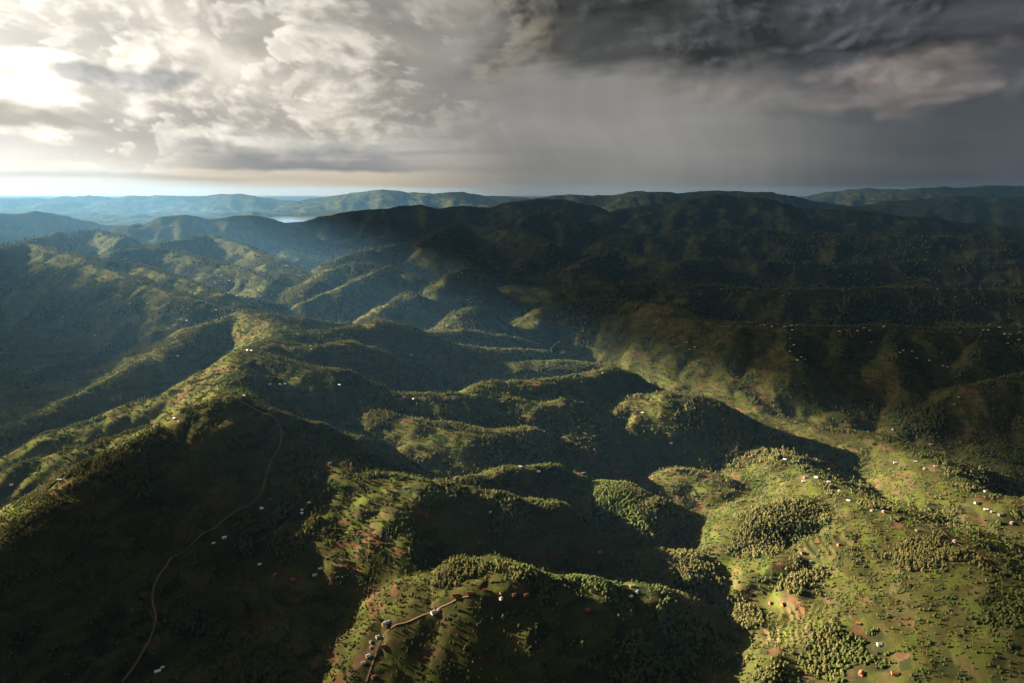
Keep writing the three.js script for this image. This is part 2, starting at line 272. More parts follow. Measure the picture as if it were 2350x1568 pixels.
// grid: rings round the view point, finer near it; fine columns ahead, coarse ones behind
const cols = [];
{ const N = 860, A = 47 * Math.PI / 180; for (let i = 0; i <= N; i++) cols.push(-A + 2 * A * i / N); const M = 70; for (let i = 1; i < M; i++) cols.push(A + (2 * Math.PI - 2 * A) * i / M); }
const rows = [30, 120, 220, 300, 350, 390];
{ let D = 420; while (D < 3200) { rows.push(D); D *= 1.0036; } while (D < 19000) { rows.push(D); D *= 1.0062; } }
const NC = cols.length, NR = rows.length, HG = new Float32Array(NC * NR), CG = new Float32Array(NC * NR);
for (let j = 0; j < NR; j++) {
  const R = rows[j];
  for (let i = 0; i < NC; i++) {
    const x = Math.sin(cols[i]) * R, z = -Math.cos(cols[i]) * R;
    if (i > 861 && (i % 2) && R > 3000) { HG[j * NC + i] = HG[j * NC + i - 1]; CG[j * NC + i] = 500; continue; }
    let h = terraced(heightAt(x, z), x, z, R); const c = crest;
    h += 0.42 * (hash(i, j) - 0.5) * (R < 420 ? 0 : 1) * Math.min(1.6, R / 1000);
    if (R < 420) h = Math.min(h, 60);
    HG[j * NC + i] = h; CG[j * NC + i] = c;
  }
}
console.log('terrain', NC, NR, NC * NR);
// look-up in the grid
const DEG = 94 * Math.PI / 180 / 860, A0 = -47 * Math.PI / 180;
function cell(x, z) {
  const R = Math.hypot(x, z), a = Math.atan2(x, -z);
  const fi = clamp((a - A0) / DEG, 0, 859.99);
  let lo = 0, hi = NR - 1; while (hi - lo > 1) { const m = (lo + hi) >> 1; if (rows[m] <= R) lo = m; else hi = m; }
  return [Math.floor(fi), fi - Math.floor(fi), lo, clamp((R - rows[lo]) / (rows[hi] - rows[lo]), 0, 1)];
}
function sample(G, x, z) { const [i, u, j, v] = cell(x, z), o = j * NC + i; return (G[o] * (1 - u) + G[o + 1] * u) * (1 - v) + (G[o + NC] * (1 - u) + G[o + NC + 1] * u) * v; }
const H = (x, z) => sample(HG, x, z);
function sight(u, v) {                        // where a line of sight meets the ground
  const d = bearing(u, v), n = Math.hypot(d[0], d[2]); let prev = 400;
  for (let R = 420; R < 30000; R *= 1.004) {
    const x = d[0] / n * R, z = d[2] / n * R, y = CAM_Y + d[1] / n * R;
    if (H(x, z) > y) { let a = prev, b = R; for (let k = 0; k < 12; k++) { const m = (a + b) / 2; if (H(d[0] / n * m, d[2] / n * m) > CAM_Y + d[1] / n * m) b = m; else a = m; } return [d[0] / n * b, H(d[0] / n * b, d[2] / n * b), d[2] / n * b, b]; }
    prev = R;
  }
  return null;
}
// roads and tracks (sight grid)
const smoothLine = (pts, step) => {
  const c = new THREE.CatmullRomCurve3(pts.map((p) => new THREE.Vector3(p[0], 0, p[2]))), n = Math.ceil(c.getLength() / step);
  return c.getSpacedPoints(n).map((p) => [p.x, p.z]);
};
const roadDefs = [
  { w: 2.5, label: 'brown dirt road winding down the dark foreground hillside', pts: [[560, 925], [610, 950], [640, 975], [646, 1000], [640, 1030], [622, 1060], [612, 1090], [600, 1130], [575, 1158], [530, 1182], [490, 1215], [440, 1250], [400, 1278], [375, 1310], [352, 1352], [350, 1385], [358, 1420], [345, 1465], [318, 1515], [280, 1566]] },
  { w: 1.9, label: 'ochre dirt track along the bottom ridge past white roofed houses', pts: [[840, 1566], [852, 1530], [862, 1500], [880, 1462], [905, 1437], [950, 1422], [990, 1407], [1030, 1386], [1050, 1376], [1075, 1370]] },
  { w: 1.3, label: 'thin brown footpath across the dark green foreground slope', pts: [[720, 1140], [700, 1165], [660, 1195], [620, 1225], [590, 1245]] },
  { w: 2.2, label: 'pale track on the sunlit shoulder beside the dark hilltop', pts: [[405, 962], [412, 975], [418, 990]] },
  { w: 2.1, label: 'thin ochre path below the houses on the right slope', pts: [[2105, 1195], [2150, 1215], [2200, 1250], [2260, 1280], [2290, 1310]] },
  { w: 2.8, pale: true, label: 'pale gravel track on the valley floor beside long white sheds', pts: [[1283, 786], [1275, 790], [1268, 797], [1264, 803], [1266, 808]] },
  { w: 2.4, label: 'dark stream winding across the valley floor behind the knoll', water: true, pts: [[1400, 1085], [1450, 1092], [1490, 1085], [1520, 1072], [1560, 1068], [1600, 1052]] },
];
const houseCells = new Set();
for (const r of roadDefs) r.line = smoothLine(r.pts.map(([u, v]) => sight(u, v)).filter(Boolean), 3);
const roadCells = new Set();
for (const r of roadDefs) for (const [x, z] of r.line) for (let i = -1; i <= 1; i++) for (let j = -1; j <= 1; j++) roadCells.add((Math.floor(x / 4) + i) + ',' + (Math.floor(z / 4) + j));

// land cover: fields, scrub, bare red soil, woods
function zone(u, v, r) { const p = sight(u, v); return p ? [p[0], p[2], r] : null; }
const WOODS = [[1440, 1130, 62], [1430, 1190, 48], [1380, 1110, 40], [1540, 1290, 60], [1480, 1330, 40], [1640, 990, 30], [1690, 1035, 55], [1780, 1050, 45], [1790, 1190, 48], [1850, 1180, 35], [1740, 1250, 34], [1850, 1340, 32], [1690, 1420, 34], [1260, 1330, 30], [1060, 1310, 34], [1180, 1310, 30], [1360, 1330, 34], [1180, 1190, 34], [870, 960, 28], [1230, 1020, 34], [1210, 990, 24], [1660, 1010, 40], [1070, 730, 60], [930, 700, 60], [520, 870, 30], [880, 740, 40], [1500, 1560, 40], [1620, 1410, 30], [1560, 1440, 30], [1560, 1400, 24], [1600, 1530, 30], [1930, 1500, 40], [1750, 1530, 24], [2100, 960, 60], [1350, 700, 120]].map((q) => zone(...q)).filter(Boolean);
const OPEN = [[560, 830, 34], [1290, 970, 55], [1500, 930, 55], [1410, 1240, 38], [970, 1240, 26], [1600, 1065, 40], [1560, 1110, 34], [1950, 1380, 60], [1680, 1520, 40], [1150, 850, 60], [960, 1130, 40], [120, 1440, 60], [250, 1440, 60], [180, 1500, 60], [1120, 1350, 30], [1330, 1370, 30]].map((q) => zone(...q)).filter(Boolean);
const within = (list, x, z) => { let m = 0; for (const [a, b, r] of list) { const d = (x - a) * (x - a) + (z - b) * (z - b); if (d < 2.4 * r * r) m = Math.max(m, 1 - sstep(0.7, 1.3, Math.sqrt(d) / r + 0.35 * noise(x / 18, z / 18))); } return m; };
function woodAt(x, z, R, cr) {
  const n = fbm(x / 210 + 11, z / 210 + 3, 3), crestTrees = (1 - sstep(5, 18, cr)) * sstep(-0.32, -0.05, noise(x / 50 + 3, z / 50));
  const near = 1 - sstep(1900, 3000, R), farDark = sstep(3000, 5500, -z), lo = 0.33 * near - 0.3 * farDark; let w = Math.max(sstep(lo, lo + 0.2, n), 0.75 * crestTrees);  // more woods far off, darkening distant slopes in place of shade and haze
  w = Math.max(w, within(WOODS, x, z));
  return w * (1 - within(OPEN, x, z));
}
const C = { wood: [0.024, 0.026, 0.012], scrub: [0.048, 0.045, 0.016], grass: [0.059, 0.059, 0.017], bright: [0.068, 0.082, 0.017], dry: [0.088, 0.075, 0.03], soil: [0.105, 0.054, 0.03], soilPale: [0.135, 0.084, 0.049], dark: [0.029, 0.036, 0.014] };
// small holdings: strips that follow the slope; value in 0..1 says what grows there, edge is the share of a strip's width to its nearest side
function plotAt(x, z, h, R) {
  const L = R < 2500 ? 20 : 45, B = h / 5.5 + 0.8 * noise(x / 60, z / 60), b = Math.floor(B), Q = (x * 0.8 + z * 0.6) / L + 1.2 * noise(x / 50 + 4, z / 50) + hash(b, 3) * 7, P = (x * 0.6 - z * 0.8) / (L * 1.6) + 0.8 * noise(x / 80, z / 80 + 6), q = Math.floor(Q), p = Math.floor(P);
  return [hash(q * 7 + b, p * 13 + b * 3), Math.min(B - b, Q - q, P - p)];
}
function groundColour(x, z, h, R, cr) {
  const wood = woodAt(x, z, R, cr), n1 = fbm(x / 140, z / 140, 2), n2 = noise(x / 45 + 9, z / 45), nearPale = 1 - 0.6 * sstep(2000, 3200, -z);  // dry and soil plots thin out with distance: far shade put into colour
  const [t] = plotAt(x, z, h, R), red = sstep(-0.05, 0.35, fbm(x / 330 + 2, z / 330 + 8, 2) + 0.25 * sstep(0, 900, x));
  let c = t < 0.30 ? C.grass : t < 0.48 ? C.bright : t < 0.64 ? C.scrub : t < 0.64 + 0.14 * nearPale ? C.dry : t < 0.78 ? C.dark : t < 0.78 + 0.09 * red * nearPale ? C.soil : t < 0.78 + 0.14 * red * nearPale ? C.soilPale : C.dark;
  c = mix3(c, C.scrub, clamp(0.25 + 0.5 * n1, 0, 0.7));
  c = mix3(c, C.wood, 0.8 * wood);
  const k = 1 + 0.22 * n2 + 0.3 * (hash(Math.floor(x * 0.7), Math.floor(z * 0.7)) - 0.5);
  return [c[0] * k, c[1] * k, c[2] * k];
}
{
  const pos = new Float32Array(NC * NR * 3), colr = new Float32Array(NC * NR * 3), uv = new Float32Array(NC * NR * 2), idx = [];
  for (let j = 0; j < NR; j++) for (let i = 0; i < NC; i++) {
    const o = j * NC + i, x = Math.sin(cols[i]) * rows[j], z = -Math.cos(cols[i]) * rows[j];
    pos[o * 3] = x; pos[o * 3 + 1] = HG[o]; pos[o * 3 + 2] = z; uv[o * 2] = x / 37; uv[o * 2 + 1] = z / 37;
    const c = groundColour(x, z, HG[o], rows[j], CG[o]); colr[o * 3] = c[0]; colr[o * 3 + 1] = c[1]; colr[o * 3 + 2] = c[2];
  }
  for (let j = 0; j + 1 < NR; j++) for (let i = 0; i < NC; i++) { const n = (i + 1) % NC, a = j * NC + i, b = j * NC + n, c = a + NC, d = b + NC; idx.push(a, b, c, b, d, c); }
  const g = new THREE.BufferGeometry();
  g.setAttribute('position', new THREE.BufferAttribute(pos, 3)); g.setAttribute('color', new THREE.BufferAttribute(colr, 3)); g.setAttribute('uv', new THREE.BufferAttribute(uv, 2));
  g.setIndex(idx); g.computeVertexNormals();
  const N = 512, tex = new Uint8Array(N * N * 4), rr = rng(5), wrapN = (x, y, f) => { const X = x / N * f, Y = y / N * f; const a = noise(X, Y), b = noise(X - f, Y), c = noise(X, Y - f), d = noise(X - f, Y - f), u = x / N, v = y / N; return (a * (1 - u) + b * u) * (1 - v) + (c * (1 - u) + d * u) * v; };
  for (let y = 0; y < N; y++) for (let x = 0; x < N; x++) { const o = (y * N + x) * 4, v = 0.80 + 0.22 * wrapN(x, y, 24) + 0.2 * wrapN(x, y, 60) + 0.12 * (rr() - 0.5), s = 255 * clamp(v, 0.3, 1); tex[o] = s; tex[o + 1] = s * (0.97 + 0.03 * rr()); tex[o + 2] = s * 0.95; tex[o + 3] = 255; }
  const map = new THREE.DataTexture(tex, N, N); map.wrapS = map.wrapT = THREE.RepeatWrapping; map.magFilter = THREE.LinearFilter; map.needsUpdate = true;
  const terrain = new THREE.Mesh(g, new THREE.MeshStandardMaterial({ vertexColors: true, map, roughness: 1 }));
  terrain.material.specularIntensity = 0;
  terrain.name = 'terrain'; terrain.castShadow = terrain.receiveShadow = true; terrain.userData = { kind: 'structure', label: 'green terraced hills and valleys reaching to the horizon', category: 'terrain' };
  scene.add(terrain);
}
console.log('terrain mesh');
scene.fog = new THREE.FogExp2(new THREE.Color().setRGB(0.26, 0.60, 1.0), 2.15e-5);
const SHADE = [  // ground outlines the added cloud sheets are cut to, for their shade
  [[-2500, 900], [-900, -250], [-450, -500], [0, -560], [500, -560], [1000, -420], [3500, -300], [3500, 900]].map(([x, z]) => ['at', x, z]),
  [[700, 552], [700, 590], [800, 597], [1000, 608], [1090, 650], [1130, 735], [1240, 772], [1330, 800], [1440, 822], [1560, 850], [1640, 895], [1720, 945], [1810, 975], [1950, 988], [2120, 1022], [2200, 1080], [2290, 1125], [2150, 1240], [2060, 1390], [1990, 1600], [13500, 400], [13500, -20800], [1500, -20800], [-300, -13000], [-1000, -8600]],
  [[-500, 650], [60, 622], [300, 695], [450, 730], [340, 760], [190, 820], [0, 885], [-500, 1000]],
  [[-600, 1400], [100, 1340], [400, 1205], [640, 1145], [800, 1200], [925, 1275], [1050, 1340], [1110, 1395], [1200, 1470], [1300, 1900], [-600, 1900]],
];
// ------------------------------------------------------------------ naming
const used = new Map();
function numbered(name) { const n = used.get(name) ?? 0; used.set(name, n + 1); return n ? name + '_' + String(n).padStart(3, '0') : name; }
function tag(o, name, label, category, group, kind) { o.name = numbered(name); o.userData = { label, category }; if (group) o.userData.group = group; if (kind) o.userData.kind = kind; scene.add(o); return o; }
const shadows = (o) => { o.traverse((m) => { if (m.isMesh) m.castShadow = m.receiveShadow = true; }); return o; };
const part = (name, geo, mat, parent) => { const m = new THREE.Mesh(geo, mat); m.name = name; m.castShadow = m.receiveShadow = true; parent.add(m); return m; };

function grain(seed, base, amp, f = 1) {
  const N = 128, d = new Uint8Array(N * N * 4), r = rng(seed);
  for (let y = 0; y < N; y++) for (let x = 0; x < N; x++) { const o = (y * N + x) * 4, v = 1 + amp * (r() - 0.5) + amp * Math.sin(x / N * 6.283 * f) * 0.2 + amp * noise(x / 12, y / 12); for (let k = 0; k < 3; k++) d[o + k] = 255 * clamp(base[k] * v, 0, 1); d[o + 3] = 255; }
  const t = new THREE.DataTexture(d, N, N); t.wrapS = t.wrapT = THREE.RepeatWrapping; t.magFilter = THREE.LinearFilter; t.colorSpace = THREE.SRGBColorSpace; t.needsUpdate = true; return t;
}
// ------------------------------------------------------------------ houses
const roofShapes = new Map(), M = {
  white: [0.95, 0.92, 0.86].map((v, i) => new THREE.MeshStandardMaterial({ map: grain(20 + i, [v, v, v * 1.01], 0.10, 32), roughness: 0.34, metalness: 0.45 })),
  rust: [[0.62, 0.30, 0.20], [0.70, 0.36, 0.24], [0.52, 0.30, 0.22]].map((c, i) => new THREE.MeshStandardMaterial({ map: grain(30 + i, c, 0.25, 24), roughness: 0.9 })),
  blue: [new THREE.MeshStandardMaterial({ map: grain(36, [0.30, 0.42, 0.66], 0.1, 32), roughness: 0.5 })],
  mud: [[0.56, 0.36, 0.26], [0.64, 0.44, 0.32], [0.78, 0.72, 0.64]].map((c, i) => new THREE.MeshStandardMaterial({ map: grain(40 + i, c, 0.16), roughness: 1 })),
  wood: new THREE.MeshStandardMaterial({ color: new THREE.Color().setRGB(0.06, 0.04, 0.03), roughness: 0.8 }),
};
function houseShapes(w, d) {
  const key = w + ',' + d; if (roofShapes.has(key)) return roofShapes.get(key);
  const hw = 2.5, rise = d * 0.26, prism = new THREE.Shape(); prism.moveTo(-d / 2, -1.6); prism.lineTo(d / 2, -1.6); prism.lineTo(d / 2, hw); prism.lineTo(0, hw + rise); prism.lineTo(-d / 2, hw); prism.closePath();
  const wall = new THREE.ExtrudeGeometry(prism, { depth: w, bevelEnabled: false }); wall.translate(0, 0, -w / 2); wall.rotateY(Math.PI / 2);
  const slope = Math.atan2(rise, d / 2), len = Math.hypot(rise, d / 2) + 0.55, slabs = [-1, 1].map((s) => { const g = new THREE.BoxGeometry(w + 0.9, 0.09, len); g.translate(0, 0.07, len / 2 - 0.02); g.rotateX(slope); if (s < 0) g.rotateY(Math.PI); g.translate(0, hw + rise, 0); return g; });
  const ridgeCap = new THREE.CylinderGeometry(0.16, 0.16, w + 0.9, 6); ridgeCap.rotateZ(Math.PI / 2); ridgeCap.translate(0, hw + rise + 0.1, 0);
  const out = { wall, slabs, ridgeCap, door: new THREE.BoxGeometry(1, 2, 0.08).translate(0, 1, d / 2 + 0.03), windows: [-1, 1].map((s) => new THREE.BoxGeometry(0.9, 0.8, 0.08).translate(s * w * 0.3, 1.5, d / 2 + 0.03)) };
  roofShapes.set(key, out); return out;
}
const hr = rng(99);
function house(u, v, kind, label, group, w = 8, d = 6, turn) {
  const p = sight(u, v); if (!p) return;
  const g = new THREE.Group(), s = houseShapes(w, d), roof = M[kind][Math.floor(hr() * M[kind].length)], wall = M.mud[kind === 'white' ? Math.floor(hr() * 3) : Math.floor(hr() * 2)], a = turn ?? (hr() - 0.5) * 1.7;
  let y = p[1]; for (const [i, j] of [[1, 1], [1, -1], [-1, 1], [-1, -1]]) y = Math.max(y, (H(p[0] + i * w / 2, p[2] + j * d / 2) + p[1]) / 2);
  g.position.set(p[0], y, p[2]); g.rotation.y = a; g.scale.setScalar(0.58);
  part('wall', s.wall, wall, g);
  const rf = new THREE.Group(); rf.name = 'roof'; g.add(rf); s.slabs.forEach((q) => part('roof_sheet', q, roof, rf));
  if (p[3] < 1500) { part('ridge_cap', s.ridgeCap, roof, rf); part('door', s.door, M.wood, g); s.windows.forEach((q) => part('window', q, M.wood, g)); }
  const big = kind === 'rust' ? 'rust_roofed_house' : kind === 'blue' ? 'blue_roofed_house' : d > 8 || w > 17 ? 'long_shed' : 'white_roofed_house';
  tag(g, big, label, 'house', group);
  for (let i = -2; i <= 2; i++) for (let j = -2; j <= 2; j++) if (Math.abs(i) + Math.abs(j) < 4) houseCells.add((Math.floor(p[0] / 6) + i) + ',' + (Math.floor(p[2] / 6) + j));
}
const W8 = 'white', R8 = 'rust';
// named houses near us: [u, v, roof, label, length, depth, turn]
for (const q of [
  [362, 1543, W8, 'larger white roofed house at the bottom edge beside the road', 11, 7.5, 0.5], [373, 1534, W8, 'small white roofed shed behind the larger house at the bottom edge', 6, 5, 0.5],
  [515, 1238, W8, 'right one of two white roofed houses beside the road bend', 10, 7, 0.5], [490, 1251, W8, 'left one of two white roofed houses beside the road bend', 7.5, 6, 0.6],
  [601, 1170, W8, 'grey white roofed house alone right of the upper road'], [709, 1158, W8, 'white roofed house at the top of the footpath', 8, 6, 0.3], [694, 1174, W8, 'upper of two tiny white roofs close to the footpath', 6, 5], [693, 1181, W8, 'lower of two tiny white roofs close to the footpath', 6, 5],
  [596, 1299, W8, 'white roofed house alone in the dark green fields left of the red roofs', 8, 6, 0.4], [735, 1309, W8, 'right one of the white roofed pair in the dark foreground fields', 8.5, 6, 0.4], [722, 1324, W8, 'left one of the white roofed pair in the dark foreground fields', 9, 7, 0.5],
  [631, 1323, R8, 'dull brown roofed house left of the bright red roof', 9, 7], [672, 1332, R8, 'bright red roofed house in the dark foreground fields', 10, 7, 0.2], [671, 1032, R8, 'small red roofed house just right of the road top'], [620, 1148, R8, 'small brown hut beside the road on the dark slope', 6, 5], [605, 1240, R8, 'tiny brown hut at the lower end of the footpath', 5, 4],
  [886, 1436, W8, 'long white roofed house at the bend of the bottom track', 16, 7, 0.65], [995, 1411, W8, 'white roofed house on the bottom track with a dark shed', 10, 9, 0.6], [1007, 1407, W8, 'small grey shed attached beside the white house on the bottom track', 5, 5, 0.6],
  [1045, 1371, R8, 'largest red roofed house at the upper end of the bottom track', 13, 8, 0.2], [1079, 1363, R8, 'red brown roofed house right of the largest red roof', 12, 6, 0.1], [1113, 1356, R8, 'small brown roofed house half hidden by ridge trees', 8, 5], [1150, 1377, W8, 'small white roofed house among the ridge trees', 6, 5, 0.8], [1151, 1363, R8, 'small tan roofed hut above the white ridge house', 7, 4], [1180, 1369, R8, 'left one of two little orange roofs on the sunlit ridge', 7, 5], [1208, 1370, R8, 'right one of two little orange roofs on the sunlit ridge', 9, 5],
  [1349, 1403, R8, 'brown roofed house at the shadow edge below the sunlit ridge', 9, 6], [1448, 1372, W8, 'white roofed house in front of the blue roof', 7, 5], [1463, 1361, 'blue', 'blue roofed house among white roofs on the bottom ridge end', 8, 6, 0.9], [1451, 1347, W8, 'white roofed house behind the blue roof', 11, 5, 0.2],
  [867, 1464, W8, 'small white roofed house left of the bottom track below the bend', 7, 6, 0.6], [851, 1476, W8, 'upper tiny white hut left of the bottom track', 4.5, 4], [851, 1489, W8, 'lower tiny white hut left of the bottom track', 4.5, 4], [879, 1490, R8, 'orange roofed house right of the bottom track', 9, 6, 0.1], [845, 1508, W8, 'square white roofed house left of the lower bottom track', 8.5, 8, 0.6], [834, 1524, W8, 'lowest white roofed house left of the bottom track', 8, 6.5, 0.5], [875, 1524, R8, 'faint brown hut right of the lower bottom track', 6, 5], [858, 1556, R8, 'brown roofed hut at the bottom edge beside the track', 8, 6],
  [1376, 1271, R8, 'orange hut in a bare yard on the valley floor', 10, 8, 0.4], [177, 1013, W8, 'white roofed house on the sunlit left flank', 10, 6, 0.3], [400, 963, W8, 'white roofed house beside the pale shoulder track', 8, 6], [362, 972, W8, 'small white roofed house left of the pale shoulder track', 6, 5], [286, 992, W8, 'left tiny white hut below the dark hilltop rim', 5, 4], [300, 992, W8, 'right tiny white hut below the dark hilltop rim', 5, 4], [560, 911, W8, 'white roofed house on top of the dark hill'], [757, 1065, W8, 'white roofed house on the lit arm right of the road top'], [138, 1105, W8, 'long pale house on the left flank below the lit terraces', 12, 5], [26, 1115, W8, 'white roofed house at the left edge on the lit flank', 9, 6],
  [931, 1122, W8, 'left one of two white roofed houses on the central terraced ridge', 10, 6, 0.1], [958, 1123, W8, 'right one of two white roofed houses on the central terraced ridge', 10, 6, 0.1], [1125, 1178, W8, 'lone white hut on the shaded face of the central terraced ridge', 5, 4], [1340, 1088, W8, 'long white roofed house at the tip of the central ridge', 12, 5, 0.5],
  [1843, 1271, R8, 'orange roofed house on the green hump in the right fields', 12, 7, 0.3], [1861, 1292, W8, 'pale round looking hut below the orange roof on the hump', 6, 6], [1874, 1250, R8, 'brown roofed house above the terraces on the hump', 9, 5], [1926, 1252, R8, 'brown roofed house right of the hump terraces', 9, 5], [1796, 1391, R8, 'orange walled house among the bottom right thickets', 9, 6], [1768, 1387, R8, 'brown hut left of the orange walled house', 6, 5], [2018, 1484, W8, 'white roofed house with orange walls in the dim lower right', 8, 6], [1976, 1550, R8, 'left one of two red roofed houses at the bottom right edge', 11, 7], [2053, 1550, R8, 'right one of two red roofed houses at the bottom right edge', 10, 7], [1969, 1434, R8, 'brown hut in the dim lower right fields', 7, 5],
  [2242, 1157, W8, 'long white roofed house on the dim right ridge', 13, 6, 0.1], [2297, 1184, W8, 'largest white roofed building of the right edge cluster', 16, 6, 0.3], [2278, 1177, W8, 'white roofed house left in the right edge cluster', 9, 6], [2322, 1203, W8, 'white roofed house below the right edge cluster', 10, 6], [2107, 1219, W8, 'white roofed house below the path on the right slope', 11, 6, 0.2], [1947, 1151, W8, 'white roofed house on the crest of the right diagonal ridge', 8, 6],
  [1283, 786, W8, 'white roofed house at the end of the pale gravel track', 14, 8, 0.2],
]) house(q[0], q[1], q[2], q[3], undefined, q[4] ?? 8, q[5] ?? 6, q[6]);
[[1291, 806, 'upper'], [1294, 809, 'middle'], [1289, 812, 'lower']].forEach(([u, v, k]) => house(u, v, W8, k + ' one of three long white sheds on the valley floor', 'long white sheds in the valley', 30, 7, 0.35));
// hamlets and villages too far off to tell one roof from the next
const hamlet = (where, list, kind = W8) => list.forEach(([u, v, w]) => house(u, v, kind, 'small white roofed house ' + where, 'houses ' + where, w ?? 9, w ? 8 : 7));
hamlet('on the central ridges beyond the foreground hill', [[643, 884], [655, 883], [620, 884], [779, 886], [1194, 1073], [1208, 1078], [1236, 1085], [1474, 950], [1383, 857], [927, 913], [950, 916], [1154, 924], [1540, 1020], [568, 805], [577, 806], [717, 802], [408, 819], [945, 817], [1256, 834], [403, 778], [533, 713]]);
hamlet('along the right diagonal ridge', [[1801, 1056], [1846, 1099], [1844, 1107], [1873, 1097], [1902, 1107], [1926, 1129], [2028, 1176], [2002, 1174]]);
hamlet('on the second right hand ridge above the shadow', [[2122, 1078], [2101, 1062], [2054, 1065], [2147, 1071], [2263, 1172], [2262, 1129], [2049, 987], [2136, 1022], [2191, 1245]]);
hamlet('in the village along the dark right ridge', [[1707, 739], [1716, 740], [1722, 741], [1745, 746], [1754, 748], [1772, 750], [1802, 751, 18], [1816, 748, 20], [1830, 747], [1840, 747], [1818, 759], [1927, 762], [1968, 761], [1983, 754], [1996, 760], [2029, 750, 18], [2203, 765], [2257, 759], [2268, 759], [2283, 741], [2294, 752], [2306, 768], [2318, 769], [2341, 763], [2313, 789], [2338, 782]]);
hamlet('scattered below the dark ridge village', [[1813, 778], [1822, 793], [1813, 808], [1839, 822], [1830, 828], [1847, 827], [2000, 787], [2065, 811], [2073, 806], [2093, 809], [2104, 825], [2133, 830], [2164, 842], [2174, 845], [2200, 915], [2190, 930]]);
hamlet('on the dim hillside right of the valley floor', [[1553, 798], [1594, 799], [1596, 804], [1582, 804], [1576, 788], [1603, 829], [1342, 744], [1337, 755], [1338, 761], [1338, 784]]);
hamlet('on the far dark hills at the right', [[1656, 665], [1693, 669, 18], [1716, 672], [1774, 662], [1796, 679], [1812, 675], [1991, 643], [1948, 664], [2060, 660], [2094, 660], [2152, 664], [2192, 683], [1716, 583], [2064, 566], [1911, 557], [1925, 560], [1962, 566], [1863, 566], [2097, 569], [2129, 580], [1932, 631]]);
hamlet('on the dark slope of the long left ridge', [[100, 781], [125, 786], [218, 772], [145, 730], [145, 744], [298, 697], [338, 699], [431, 711], [429, 737], [496, 712]]);
hamlet('on the hazy left hills behind the long ridge', [[288, 596], [386, 595], [520, 609], [548, 615], [494, 566], [392, 518], [401, 528], [614, 523], [200, 563], [186, 547], [82, 553], [153, 513], [508, 633], [543, 680], [524, 674], [592, 678], [598, 681], [527, 645]]);
hamlet('on the hills in the hazy middle distance', [[659, 610], [642, 598], [717, 587], [768, 601], [784, 606], [1281, 654], [1288, 654], [1294, 655], [1153, 671], [1119, 650], [1125, 655], [1074, 689], [1091, 682], [1103, 694], [1081, 696], [1170, 694], [1051, 624], [1060, 628], [873, 567], [912, 571], [836, 589], [1058, 537]]);
console.log('houses', hr());
